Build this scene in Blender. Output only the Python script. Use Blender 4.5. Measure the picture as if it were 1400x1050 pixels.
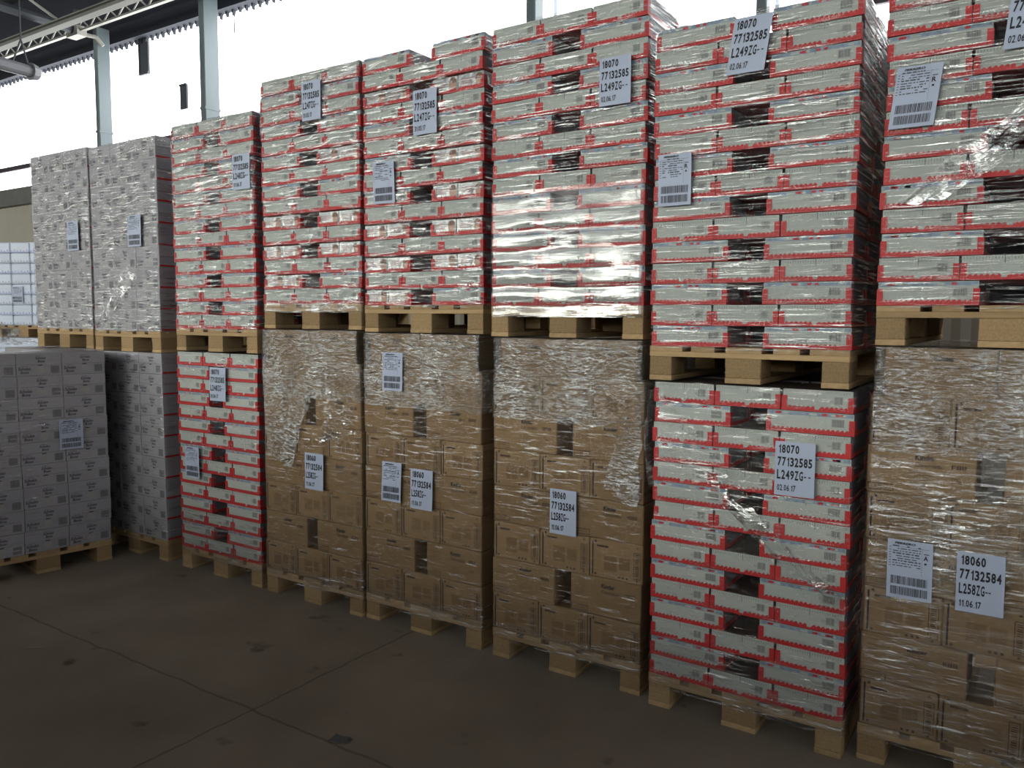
import bpy, math, random
from mathutils import Matrix, Vector, noise

random.seed(7)
SC = bpy.context.scene
COL = SC.collection
for _o in list(bpy.data.objects):
    bpy.data.objects.remove(_o)

# ------------------------------------------------------------------ camera
CAM_POS = Vector((0.737, -3.2188, 1.6887))
YAW, PITCH, ROLL, FPX = -0.58798, -0.083513, 0.004923, 1109.3
_f = Vector((math.sin(YAW) * math.cos(PITCH), math.cos(YAW) * math.cos(PITCH), math.sin(PITCH)))
_r = Vector((math.cos(YAW), -math.sin(YAW), 0))
_u = _r.cross(_f)
_cr, _sr = math.cos(ROLL), math.sin(ROLL)
_r2 = _r * _cr + _u * _sr
_u2 = -_r * _sr + _u * _cr
cam_data = bpy.data.cameras.new('camera')
cam_data.sensor_width = 36.0
cam_data.lens = FPX / 1400 * 36.0
cam_data.clip_end = 200
cam = bpy.data.objects.new('camera', cam_data)
COL.objects.link(cam)
M = Matrix((_r2, _u2, -_f)).transposed().to_4x4()
M.translation = CAM_POS
cam.matrix_world = M
SC.camera = cam

# ------------------------------------------------------------------ world, exposure
SC.view_settings.view_transform = 'Standard'
SC.view_settings.look = 'None'
SC.view_settings.gamma = 1.0
SC.view_settings.use_curve_mapping = False
SC.view_settings.exposure = 0.0
SC.cycles.max_bounces = 8
SC.cycles.transparent_max_bounces = 16
SC.cycles.caustics_reflective = False
SC.cycles.caustics_refractive = False
SC.cycles.sample_clamp_indirect = 4.0
world = bpy.data.worlds.new('sky')
SC.world = world
world.use_nodes = True
bg = world.node_tree.nodes['Background']
bg.inputs['Color'].default_value = (0.75, 0.86, 1.0, 1)
bg.inputs['Strength'].default_value = 1.0
GLASS_BACK = 6.5      # daylit glazing behind the stacks
GLASS_FRONT = 11.5     # brightest lower panes of the opposite side of the hall
GLASS_MID = 8.0      # panes to the left of them, glow lowered to shape the light
GLASS_UPPER = 2.0     # upper panes there, a weak fill for the lower fronts


# ------------------------------------------------------------------ materials
def new_mat(name):
    m = bpy.data.materials.new(name)
    m.use_nodes = True
    nt = m.node_tree
    nt.nodes.clear()
    out = nt.nodes.new('ShaderNodeOutputMaterial')
    return m, nt, out


def N(nt, t, **kw):
    n = nt.nodes.new(t)
    for k, v in kw.items():
        if k.startswith('i_'):
            n.inputs[k[2:].replace('_', ' ')].default_value = v
        else:
            setattr(n, k, v)
    return n


def math_node(nt, op, a, b=None, clamp=False):
    n = nt.nodes.new('ShaderNodeMath')
    n.operation = op
    n.use_clamp = clamp
    for i, v in enumerate((a, b)):
        if v is None:
            continue
        if hasattr(v, 'is_linked') or hasattr(v, 'node'):
            nt.links.new(v, n.inputs[i])
        else:
            n.inputs[i].default_value = v
    return n.outputs[0]


def plain(name, col, rough=0.6, var=0.12, scale=(8, 8, 8), metal=0.0, bump=0.0, objrand=0.0, spec=0.4):
    """Principled surface with procedural colour variation."""
    m, nt, out = new_mat(name)
    b = N(nt, 'ShaderNodeBsdfPrincipled')
    b.inputs['Roughness'].default_value = rough
    b.inputs['Metallic'].default_value = metal
    b.inputs['Specular IOR Level'].default_value = spec
    nt.links.new(b.outputs[0], out.inputs[0])
    tc = N(nt, 'ShaderNodeTexCoord')
    mp = N(nt, 'ShaderNodeMapping')
    mp.inputs['Scale'].default_value = scale
    nt.links.new(tc.outputs['Object'], mp.inputs[0])
    nz = N(nt, 'ShaderNodeTexNoise')
    nz.inputs['Scale'].default_value = 1.0
    nz.inputs['Detail'].default_value = 4
    nt.links.new(mp.outputs[0], nz.inputs['Vector'])
    k = math_node(nt, 'MULTIPLY_ADD', nz.outputs[0], 2 * var)
    k.node.inputs[2].default_value = 1 - var
    if objrand:
        oi = N(nt, 'ShaderNodeObjectInfo')
        r = math_node(nt, 'MULTIPLY_ADD', oi.outputs['Random'], 2 * objrand)
        r.node.inputs[2].default_value = 1 - objrand
        k = math_node(nt, 'MULTIPLY', k, r)
    mx = N(nt, 'ShaderNodeMix', data_type='RGBA', blend_type='MULTIPLY')
    mx.inputs[0].default_value = 1.0
    mx.inputs[6].default_value = (*col, 1)
    cb = N(nt, 'ShaderNodeCombineColor')
    for i in range(3):
        nt.links.new(k, cb.inputs[i])
    nt.links.new(cb.outputs[0], mx.inputs[7])
    nt.links.new(mx.outputs[2], b.inputs['Base Color'])
    if bump:
        bp = N(nt, 'ShaderNodeBump')
        bp.inputs['Strength'].default_value = bump
        bp.inputs['Distance'].default_value = 0.01
        nt.links.new(nz.outputs[0], bp.inputs['Height'])
        nt.links.new(bp.outputs[0], b.inputs['Normal'])
    return m


MT = {}
MT['red'] = plain('red_board', (0.55, 0.026, 0.027), 0.5, 0.10, objrand=0.08)
MT['white'] = plain('white_board', (0.455, 0.485, 0.435), 0.55, 0.06, objrand=0.06)
MT['side'] = plain('carton_side_shaded', (0.17, 0.16, 0.185), 0.6, 0.06)  # side tone darkened in place of shade, so row gaps read dark
MT['inner'] = plain('brown_carton_top_shaded', (0.075, 0.05, 0.042), 0.7, 0.1)  # brown tops, kept dark to deepen the shade in the row gaps
MT['band_blue'] = plain('blue_print_band', (0.24, 0.31, 0.40), 0.5, 0.55, (60, 60, 18))
MT['tick'] = plain('grey_print', (0.13, 0.14, 0.14), 0.6, 0.1)
MT['code_back'] = plain('barcode_paper', (0.36, 0.37, 0.34), 0.6, 0.05)
MT['code_bar'] = plain('barcode_ink', (0.17, 0.175, 0.17), 0.6, 0.05)
MT['foil'] = plain('foil_pack', (0.50, 0.50, 0.48), 0.2, 0.4, (50, 50, 22), metal=0.3, bump=0.9)
MT['pic_brown'] = plain('pack_picture_brown', (0.16, 0.07, 0.04), 0.4, 0.2)
MT['pic_tan'] = plain('pack_picture_tan', (0.50, 0.30, 0.21), 0.4, 0.1)
MT['pic_red'] = plain('pack_print_red', (0.34, 0.20, 0.20), 0.4, 0.3, (80, 80, 80))
MT['kraft'] = plain('kraft_board', (0.27, 0.175, 0.088), 0.75, 0.10, (5, 5, 14), objrand=0.10, spec=0.2)
MT['kraft_dark'] = plain('kraft_print', (0.222, 0.140, 0.070), 0.75, 0.1, spec=0.2)
MT['ink'] = plain('brown_ink', (0.075, 0.045, 0.03), 0.7, 0.1)
MT['tape'] = plain('kraft_tape', (0.22, 0.14, 0.08), 0.35, 0.08)
MT['wcarton'] = plain('pale_carton', (0.385, 0.375, 0.395), 0.6, 0.08, (6, 6, 12), objrand=0.07)
MT['wprint'] = plain('carton_grey_print', (0.23, 0.225, 0.24), 0.6, 0.15, (90, 90, 20))
MT['wyellow'] = plain('carton_cream_print', (0.41, 0.395, 0.37), 0.6, 0.1)
MT['black'] = plain('black_ink', (0.018, 0.018, 0.022), 0.6, 0.05)
MT['paper'] = plain('label_paper', (0.45, 0.51, 0.64), 0.45, 0.05, (9, 9, 9))
MT['code_ink'] = plain('label_barcode_ink', (0.08, 0.085, 0.10), 0.6, 0.1)
MT['board'] = plain('pallet_board', (0.44, 0.30, 0.155), 0.75, 0.28, (30, 3, 30), bump=0.3, objrand=0.18, spec=0.2)
MT['stringer'] = plain('pallet_cross_board', (0.44, 0.30, 0.155), 0.75, 0.28, (3, 30, 40), bump=0.3, objrand=0.18, spec=0.2)
MT['block'] = plain('pallet_block', (0.36, 0.245, 0.125), 0.85, 0.35, (120, 120, 120), bump=0.5, objrand=0.2, spec=0.2)
MT['concrete_beam'] = plain('grey_beam', (0.16, 0.16, 0.15), 0.8, 0.2)
MT['roof'] = plain('roof_sheet', (0.045, 0.048, 0.055), 0.8, 0.25, (0.4, 3, 3))
MT['valance'] = plain('dark_valance', (0.03, 0.033, 0.045), 0.8, 0.2, (0.5, 3, 3))
MT['steel'] = plain('painted_steel', (0.125, 0.155, 0.165), 0.5, 0.15, (3, 3, 0.6))
MT['steel_dark'] = plain('dark_steel', (0.055, 0.06, 0.07), 0.6, 0.2)
MT['steel_pale'] = plain('pale_steel', (0.42, 0.41, 0.37), 0.6, 0.15)
MT['beam_grey'] = plain('grey_purlin', (0.22, 0.22, 0.20), 0.7, 0.2, (1, 3, 3))
MT['corrugated'] = plain('cream_sheet', (0.42, 0.40, 0.32), 0.6, 0.12, (2, 2, 1))
MT['rail'] = plain('dark_rail', (0.06, 0.045, 0.06), 0.6, 0.1)
MT['lamp'] = plain('lamp_tube', (0.20, 0.20, 0.22), 0.4, 0.1)
MT['wall'] = plain('hall_wall', (0.09, 0.088, 0.085), 0.85, 0.25, (0.6, 0.6, 0.6))
MT['pack'] = plain('blue_white_pack', (0.62, 0.68, 0.80), 0.3, 0.16, (6, 6, 10), objrand=0.1)
MT['pack_grey'] = plain('grey_pack_print', (0.40, 0.44, 0.52), 0.4, 0.3, (25, 25, 25))
MT['pack_blue'] = plain('blue_pack_print', (0.36, 0.41, 0.64), 0.35, 0.4, (25, 25, 25))
MT['scrap'] = plain('scrap_paper', (0.36, 0.32, 0.24), 0.8, 0.1)
MT['scrap_dark'] = plain('scrap_film', (0.10, 0.11, 0.12), 0.4, 0.1)


def glow_mat(name, col, strength):
    m, nt, out = new_mat(name)
    e = N(nt, 'ShaderNodeEmission')
    tc = N(nt, 'ShaderNodeTexCoord')
    mp = N(nt, 'ShaderNodeMapping')
    mp.inputs['Scale'].default_value = (0.7, 0.7, 0.5)
    nt.links.new(tc.outputs['Object'], mp.inputs[0])
    nz = N(nt, 'ShaderNodeTexNoise')
    nz.inputs['Scale'].default_value = 1.0
    nt.links.new(mp.outputs[0], nz.inputs['Vector'])
    k = math_node(nt, 'MULTIPLY_ADD', nz.outputs[0], 0.4 * strength)
    k.node.inputs[2].default_value = 0.8 * strength
    e.inputs['Color'].default_value = (*col, 1)
    nt.links.new(k, e.inputs['Strength'])
    nt.links.new(e.outputs[0], out.inputs[0])
    return m


MT['glass_back'] = glow_mat('daylit_glazing', (0.96, 0.99, 1.0), GLASS_BACK)
MT['glass_front'] = glow_mat('daylit_glazing_opposite', (0.98, 1.0, 0.92), GLASS_FRONT)
MT['glass_weak'] = glow_mat('weak_glazing_opposite', (0.90, 0.95, 1.0), 2.0)  # right-hand panes, glow held low so right sides stay dim
MT['glow_fill'] = glow_mat('added_fill_glow', (0.88, 0.93, 1.0), 3.2)  # glow of the fill panel added in the right wall
MT['glass_mid'] = glow_mat('mid_glazing_opposite', (0.98, 1.0, 0.94), GLASS_MID)
MT['glass_upper'] = glow_mat('dim_glazing_opposite', (0.95, 0.98, 1.0), GLASS_UPPER)


def floor_mat():
    m, nt, out = new_mat('concrete_floor')
    b = N(nt, 'ShaderNodeBsdfPrincipled')
    nt.links.new(b.outputs[0], out.inputs[0])
    tc = N(nt, 'ShaderNodeTexCoord')
    n1 = N(nt, 'ShaderNodeTexNoise'); n1.inputs['Scale'].default_value = 1.3; n1.inputs['Detail'].default_value = 7
    n2 = N(nt, 'ShaderNodeTexNoise'); n2.inputs['Scale'].default_value = 45; n2.inputs['Detail'].default_value = 3
    n3 = N(nt, 'ShaderNodeTexNoise'); n3.inputs['Scale'].default_value = 4.5; n3.inputs['Detail'].default_value = 4
    for n in (n1, n2, n3):
        nt.links.new(tc.outputs['Object'], n.inputs['Vector'])
    r = N(nt, 'ShaderNodeValToRGB')
    r.color_ramp.elements[0].position = 0.3
    r.color_ramp.elements[0].color = (0.255, 0.212, 0.160, 1)
    r.color_ramp.elements[1].position = 0.75
    r.color_ramp.elements[1].color = (0.385, 0.328, 0.255, 1)
    nt.links.new(n1.outputs[0], r.inputs[0])
    # oil spots
    sp = N(nt, 'ShaderNodeValToRGB')
    sp.color_ramp.elements[0].position = 0.66
    sp.color_ramp.elements[0].color = (1, 1, 1, 1)
    sp.color_ramp.elements[1].position = 0.74
    sp.color_ramp.elements[1].color = (0.45, 0.45, 0.45, 1)
    nt.links.new(n3.outputs[0], sp.inputs[0])
    mx = N(nt, 'ShaderNodeMix', data_type='RGBA', blend_type='MULTIPLY'); mx.inputs[0].default_value = 1
    nt.links.new(r.outputs[0], mx.inputs[6]); nt.links.new(sp.outputs[0], mx.inputs[7])
    # slab joints: straight lines with a little wobble
    sep = N(nt, 'ShaderNodeSeparateXYZ')
    nt.links.new(tc.outputs['Object'], sep.inputs[0])
    last = mx.outputs[2]
    wob = math_node(nt, 'MULTIPLY', n3.outputs[0], 0.05)
    for (nx, ny, c) in JOINTS:
        d = math_node(nt, 'ADD', math_node(nt, 'MULTIPLY', sep.outputs[0], nx), math_node(nt, 'MULTIPLY', sep.outputs[1], ny))
        d = math_node(nt, 'ADD', d, -c)
        d = math_node(nt, 'ABSOLUTE', math_node(nt, 'ADD', math_node(nt, 'ADD', d, wob), -0.025))
        f = math_node(nt, 'LESS_THAN', d, 0.007)
        mj = N(nt, 'ShaderNodeMix', data_type='RGBA', blend_type='MIX')
        nt.links.new(math_node(nt, 'MULTIPLY', f, 0.4), mj.inputs[0])
        nt.links.new(last, mj.inputs[6]); mj.inputs[7].default_value = (0.03, 0.026, 0.022, 1)
        last = mj.outputs[2]
    nt.links.new(last, b.inputs['Base Color'])
    b.inputs['Roughness'].default_value = 0.75
    b.inputs['Specular IOR Level'].default_value = 0.25
    bp = N(nt, 'ShaderNodeBump'); bp.inputs['Strength'].default_value = 0.25; bp.inputs['Distance'].default_value = 0.004
    nt.links.new(n2.outputs[0], bp.inputs['Height']); nt.links.new(bp.outputs[0], b.inputs['Normal'])
    return m


JOINTS = [(0.0, 1.0, -1.045), (1.0, 0.0, -2.045)]
MT['floor'] = floor_mat()


def film_mat(name, gloss=0.25, haze=0.06, rough=0.12, wrinkle=0.5, crinkle=0.25, stretch=(3.0, 3.0, 38.0), tilt=0.06, tint=(0.92, 0.94, 0.93), streak=None, low=0.12, high=3.2, fine=(28, 28, 75), sparse=0.53):
    """Clear stretch film: transparent, with crinkled gloss and a faint white haze."""
    m, nt, out = new_mat(name)
    L = nt.links.new
    tc = N(nt, 'ShaderNodeTexCoord')
    mp = N(nt, 'ShaderNodeMapping'); mp.inputs['Scale'].default_value = stretch; mp.inputs['Rotation'].default_value = (0, tilt, 0)
    L(tc.outputs['Object'], mp.inputs[0])
    n1 = N(nt, 'ShaderNodeTexNoise'); n1.inputs['Scale'].default_value = 1.0; n1.inputs['Detail'].default_value = 5; n1.inputs['Roughness'].default_value = 0.6
    n1.inputs['Distortion'].default_value = 0.6
    L(mp.outputs[0], n1.inputs['Vector'])
    mp2 = N(nt, 'ShaderNodeMapping'); mp2.inputs['Scale'].default_value = fine
    L(tc.outputs['Object'], mp2.inputs[0])
    n2 = N(nt, 'ShaderNodeTexNoise'); n2.inputs['Scale'].default_value = 1.0; n2.inputs['Detail'].default_value = 3
    L(mp2.outputs[0], n2.inputs['Vector'])
    n3 = N(nt, 'ShaderNodeTexNoise'); n3.inputs['Scale'].default_value = 2.6; n3.inputs['Detail'].default_value = 2
    L(tc.outputs['Object'], n3.inputs['Vector'])
    b1 = N(nt, 'ShaderNodeBump'); b1.inputs['Strength'].default_value = wrinkle; b1.inputs['Distance'].default_value = 0.012
    L(n1.outputs[0], b1.inputs['Height'])
    b2 = N(nt, 'ShaderNodeBump'); b2.inputs['Strength'].default_value = crinkle; b2.inputs['Distance'].default_value = 0.006
    L(n2.outputs[0], b2.inputs['Height']); L(b1.outputs[0], b2.inputs['Normal'])
    tr = N(nt, 'ShaderNodeBsdfTransparent'); tr.inputs['Color'].default_value = (0.97, 0.97, 0.97, 1)
    df = N(nt, 'ShaderNodeBsdfDiffuse'); df.inputs['Color'].default_value = (*tint, 1)
    gl = N(nt, 'ShaderNodeBsdfGlossy'); gl.inputs['Roughness'].default_value = rough; gl.inputs['Color'].default_value = (1, 1, 0.98, 1)
    L(b2.outputs[0], gl.inputs['Normal'])
    # haze: streaks where the film is bunched
    hr = N(nt, 'ShaderNodeMapRange'); hr.inputs['From Min'].default_value = 0.45; hr.inputs['From Max'].default_value = 0.75
    hr.inputs['To Min'].default_value = haze * 0.45; hr.inputs['To Max'].default_value = min(0.9, haze * 3.2)
    L(n1.outputs[0], hr.inputs['Value'])
    m1 = N(nt, 'ShaderNodeMixShader')
    L(hr.outputs[0], m1.inputs[0]); L(tr.outputs[0], m1.inputs[1])
    tl = N(nt, 'ShaderNodeBsdfTranslucent'); tl.inputs['Color'].default_value = (*tint, 1)
    m0 = N(nt, 'ShaderNodeMixShader'); m0.inputs[0].default_value = 0.5
    L(df.outputs[0], m0.inputs[1]); L(tl.outputs[0], m0.inputs[2]); L(m0.outputs[0], m1.inputs[2])
    fr = N(nt, 'ShaderNodeLayerWeight'); fr.inputs['Blend'].default_value = 0.25
    L(b2.outputs[0], fr.inputs['Normal'])
    pr = N(nt, 'ShaderNodeMapRange'); pr.inputs['From Min'].default_value = 0.35; pr.inputs['From Max'].default_value = 0.7
    pr.inputs['To Min'].default_value = gloss * 0.3; pr.inputs['To Max'].default_value = gloss * 1.5
    L(n3.outputs[0], pr.inputs['Value'])
    base = pr.outputs[0]
    if streak:
        mp3 = N(nt, 'ShaderNodeMapping'); mp3.inputs['Scale'].default_value = streak
        L(tc.outputs['Object'], mp3.inputs[0])
        n4 = N(nt, 'ShaderNodeTexNoise'); n4.inputs['Scale'].default_value = 1.0; n4.inputs['Detail'].default_value = 5; n4.inputs['Roughness'].default_value = 0.65
        L(mp3.outputs[0], n4.inputs['Vector'])
        sr = N(nt, 'ShaderNodeMapRange'); sr.inputs['From Min'].default_value = sparse; sr.inputs['From Max'].default_value = sparse + 0.12
        sr.inputs['To Min'].default_value = low; sr.inputs['To Max'].default_value = high
        L(n4.outputs[0], sr.inputs['Value'])
        base = math_node(nt, 'MULTIPLY', base, sr.outputs[0])
        L(math_node(nt, 'MULTIPLY', hr.outputs[0], sr.outputs[0], clamp=True), m1.inputs[0])
    g = math_node(nt, 'ADD', base, math_node(nt, 'MULTIPLY', fr.outputs['Fresnel'], 0.12), clamp=True)
    m2 = N(nt, 'ShaderNodeMixShader')
    L(g, m2.inputs[0]); L(m1.outputs[0], m2.inputs[1]); L(gl.outputs[0], m2.inputs[2])
    L(m2.outputs[0], out.inputs[0])
    return m


FILM = {
    'glint': film_mat('film_glinting', 0.17, 0.012, 0.045, 1.0, 0.6, (5, 5, 46), streak=(6, 6, 80), low=0.10, high=4.0, sparse=0.50),
    'smooth': film_mat('film_taut', 0.13, 0.035, 0.09, 0.16, 0.06, (2.5, 2.5, 22), low=0.6),
    'clear': film_mat('film_clear', 0.18, 0.010, 0.045, 1.0, 0.5, (3.5, 3.5, 55), 0.10, streak=(4, 4, 120), low=0.08, high=4.0, sparse=0.51),
    'dim': film_mat('film_dim', 0.11, 0.010, 0.06, 1.0, 0.6, (6, 6, 44), streak=(7, 7, 70), low=0.15, high=4.0, sparse=0.535),
    'heavy': film_mat('film_overlapping', 0.26, 0.035, 0.05, 1.0, 1.0, (10, 10, 80), streak=(35, 35, 170), low=0.25, high=2.6, fine=(60, 60, 190), sparse=0.46),
    'band': film_mat('film_doubled', 0.14, 0.045, 0.08, 0.9, 0.5, (5, 5, 34), streak=(5, 5, 60), low=0.25, high=3.5, sparse=0.52),
    'haze': film_mat('film_bunched', 0.25, 0.22, 0.08, 1.0, 0.5, (14, 14, 6), streak=(20, 20, 9), low=0.35, high=2.2, sparse=0.48),
    'strand': film_mat('film_stretched', 0.40, 0.42, 0.08, 0.8, 0.4, (10, 10, 60), 0.5, streak=(10, 10, 70), low=0.5, high=2.0, sparse=0.46),
    'flap': film_mat('film_loose', 0.22, 0.06, 0.07, 1.0, 0.4, (9, 9, 14), 0.7, streak=(14, 14, 20), low=0.25, high=2.6, sparse=0.5),
}


# ------------------------------------------------------------------ mesh building
class MB:
    def __init__(s):
        s.v, s.f, s.m = [], [], []

    def poly(s, pts, mi=0):
        b = len(s.v)
        s.v += [tuple(p) for p in pts]
        s.f.append(tuple(range(b, b + len(pts)))); s.m.append(mi)

    def box(s, x0, x1, y0, y1, z0, z1, mi=0, bev=0.0):
        b = len(s.v)
        if bev <= 0:
            s.v += [(x0, y0, z0), (x1, y0, z0), (x1, y1, z0), (x0, y1, z0), (x0, y0, z1), (x1, y0, z1), (x1, y1, z1), (x0, y1, z1)]
            for q in ((0, 3, 2, 1), (4, 5, 6, 7), (0, 1, 5, 4), (1, 2, 6, 5), (2, 3, 7, 6), (3, 0, 4, 7)):
                s.f.append(tuple(b + i for i in q)); s.m.append(mi)
            return
        # chamfered box: 24 vertices
        idx = {}
        X, Y, Z = (x0, x1), (y0, y1), (z0, z1)
        for i in (0, 1):
            for j in (0, 1):
                for k in (0, 1):
                    c = [X[i], Y[j], Z[k]]
                    sg = [1 if i == 0 else -1, 1 if j == 0 else -1, 1 if k == 0 else -1]
                    for ax in range(3):      # vertex lying on the face of axis ax
                        p = [c[a] + (0 if a == ax else sg[a] * bev) for a in range(3)]
                        idx[i, j, k, ax] = len(s.v); s.v.append(tuple(p))
        def add(*ks):
            s.f.append(tuple(idx[k] for k in ks)); s.m.append(mi)
        for e in (0, 1):
            q = [(e, 0, 0, 0), (e, 1, 0, 0), (e, 1, 1, 0), (e, 0, 1, 0)]; add(*(q if e else q[::-1]))
            q = [(0, e, 0, 1), (0, e, 1, 1), (1, e, 1, 1), (1, e, 0, 1)]; add(*(q if e else q[::-1]))
            q = [(0, 0, e, 2), (1, 0, e, 2), (1, 1, e, 2), (0, 1, e, 2)]; add(*(q if e else q[::-1]))
        for i in (0, 1):
            for j in (0, 1):
                add((i, j, 0, 0), (i, j, 1, 0), (i, j, 1, 1), (i, j, 0, 1))
                add((i, 0, j, 0), (i, 1, j, 0), (i, 1, j, 2), (i, 0, j, 2))
                add((0, i, j, 1), (1, i, j, 1), (1, i, j, 2), (0, i, j, 2))
                for k in (0, 1):
                    add((i, j, k, 0), (i, j, k, 1), (i, j, k, 2))

    def prism_y(s, pts, y0, y1, mi=0):
        """Extrude an XZ outline (counter-clockwise seen from -y) from y0 (front) to y1."""
        n = len(pts); b = len(s.v)
        s.v += [(x, y0, z) for x, z in pts] + [(x, y1, z) for x, z in pts]
        s.f.append(tuple(range(b, b + n))); s.m.append(mi)
        s.f.append(tuple(range(b + 2 * n - 1, b + n - 1, -1))); s.m.append(mi)
        for i in range(n):
            j = (i + 1) % n
            s.f.append((b + i, b + n + i, b + n + j, b + j)); s.m.append(mi)

    def tube(s, p0, p1, r0, r1=None, n=10, mi=0, caps=True):
        p0, p1 = Vector(p0), Vector(p1)
        r1 = r0 if r1 is None else r1
        d = (p1 - p0).normalized()
        a = d.orthogonal().normalized(); c = d.cross(a)
        b = len(s.v)
        for p, r in ((p0, r0), (p1, r1)):
            for i in range(n):
                t = 2 * math.pi * i / n
                s.v.append(tuple(p + (a * math.cos(t) + c * math.sin(t)) * r))
        for i in range(n):
            j = (i + 1) % n
            s.f.append((b + i, b + j, b + n + j, b + n + i)); s.m.append(mi)
        if caps:
            s.f.append(tuple(range(b + n - 1, b - 1, -1))); s.m.append(mi)
            s.f.append(tuple(range(b + n, b + 2 * n))); s.m.append(mi)

    def rect(s, x0, x1, z0, z1, y, mi=0):
        s.poly([(x0, y, z0), (x1, y, z0), (x1, y, z1), (x0, y, z1)], mi)

    def frame(s, x0, x1, z0, z1, y, t, mi=0):
        s.rect(x0, x1, z0, z0 + t, y, mi); s.rect(x0, x1, z1 - t, z1, y, mi)
        s.rect(x0, x0 + t, z0 + t, z1 - t, y, mi); s.rect(x1 - t, x1, z0 + t, z1 - t, y, mi)

    def text(s, txt, x0, x1, z0, z1, y, mi=0, bold=0.0, shear=0.0):
        vs, fs = text_shape(txt, bold, shear)
        b = len(s.v)
        s.v += [(x0 + u * (x1 - x0), y, z0 + v * (z1 - z0)) for u, v in vs]
        for f in fs:
            s.f.append(tuple(b + i for i in f)); s.m.append(mi)

    def mesh(s, name, mats):
        me = bpy.data.meshes.new(name)
        me.from_pydata(s.v, [], s.f)
        for m in mats:
            me.materials.append(m)
        me.polygons.foreach_set('material_index', s.m)
        me.update()
        return me


_TXT = {}


def text_shape(txt, bold=0.0, shear=0.0):
    """Outline of a line of lettering, scaled to the unit square."""
    key = (txt, bold, shear)
    if key in _TXT:
        return _TXT[key]
    cu = bpy.data.curves.new('lettering', 'FONT')
    cu.body = txt; cu.resolution_u = 2; cu.offset = bold; cu.shear = shear; cu.fill_mode = 'FRONT'
    ob = bpy.data.objects.new('lettering', cu)
    COL.objects.link(ob)
    bpy.context.view_layer.update()
    me = bpy.data.meshes.new_from_object(ob.evaluated_get(bpy.context.evaluated_depsgraph_get()))
    vs = [(v.co.x, v.co.y) for v in me.vertices]
    fs = [tuple(p.vertices) for p in me.polygons]
    bpy.data.objects.remove(ob); bpy.data.curves.remove(cu); bpy.data.meshes.remove(me)
    xa, xb = min(v[0] for v in vs), max(v[0] for v in vs)
    za, zb = min(v[1] for v in vs), max(v[1] for v in vs)
    vs = [((a - xa) / (xb - xa), (c - za) / max(1e-6, zb - za)) for a, c in vs]
    # orientation: faces must look towards -y after (x, z) -> (x, y, z)
    _TXT[key] = (vs, fs)
    return _TXT[key]


def figures(b, txt, x0, x1, z0, z1, y, mi, bold):
    """Condensed figures and capitals, one cell per character."""
    adv = {'1': .62, '.': .34, '-': .56, ' ': .22}
    tot = sum(adv.get(c, .80) for c in txt)
    k = (x1 - x0) / tot
    x = x0
    H = z1 - z0
    for c in txt:
        a = adv.get(c, .80)
        wd = a * k * .86
        if c == '1':
            pts = [(.48, 0), (.86, 0), (.86, 1), (.58, 1), (.48, .86), (.14, .78), (.14, .66), (.48, .70)]
            b.poly([(x + u * wd, y, z0 + v * H) for u, v in pts], mi)
        elif c == '.':
            b.rect(x + wd * .2, x + wd * .75, z0, z0 + H * .14, y, mi)
        elif c == '-':
            b.rect(x + wd * .05, x + wd * .95, z0 + H * .36, z0 + H * .48, y, mi)
        elif c != ' ':
            b.text(c, x, x + wd, z0, z1, y, mi, bold=bold)
        x += a * k


def link(name, data, parent=None, mat=None):
    o = bpy.data.objects.new(name, data)
    COL.objects.link(o)
    if parent is not None:
        o.parent = parent
    if mat is not None:
        o.matrix_world = mat
    return o


def tag(o, label, cat, group=None, kind=None):
    o['label'] = label; o['category'] = cat
    if group:
        o['group'] = group
    if kind:
        o['kind'] = kind
    return o


def struct(name, mb, mats):
    o = link(name, mb.mesh(name, mats))
    o['kind'] = 'structure'
    return o


def place(x, y, z, yaw=0.0):
    return Matrix.Translation((x, y, z)) @ Matrix.Rotation(yaw, 4, 'Z')


# ------------------------------------------------------------------ the hall
mb = MB(); mb.box(-30, 12, -11, 8, -0.2, 0.0); struct('floor', mb, [MT['floor']])
mb = MB(); mb.box(-30, 12, -11, 8, 7.6, 7.8)
for i in range(24):                                  # ribs belong to the sheet
    x = -29 + i * 1.7
    mb.box(x, x + 0.08, -11, 8, 7.5, 7.6)
struct('ceiling', mb, [MT['roof']])
mb = MB(); mb.box(-30.2, -30, -11, 8, 0, 7.6); struct('wall_left', mb, [MT['wall']])
mb = MB(); mb.box(12, 12.2, -11, -4.6, 0, 7.6); mb.box(12, 12.2, -1.0, 8, 0, 7.6); mb.box(12, 12.2, -4.6, -1.0, 4.0, 7.6)
struct('wall_right', mb, [MT['wall']])
mb = MB(); mb.box(12.1, 12.14, -4.6, -1.0, 0, 4.0); struct('fill_panel_1', mb, [MT['glow_fill']])      # added glowing panel, brightens the faces turned to the right


def corrugated(x0, x1, z0, z1, y, pitch, amp, th=0.004, slant=0.0):
    b = MB()
    n = max(2, int((x1 - x0) / pitch * 4))
    prev = None
    for i in range(n + 1):
        x = x0 + (x1 - x0) * i / n
        yy = y + amp * math.sin(2 * math.pi * (x - x0) / pitch)
        k = len(b.v)
        b.v += [(x, yy, z0), (x, yy, z1), (x, yy + th, z0), (x, yy + th, z1)]
        if prev is not None:
            b.f += [(prev, k, k + 1, prev + 1), (prev + 2, prev + 3, k + 3, k + 2)]
            b.m += [0, 0]
        prev = k
    return b


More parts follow.
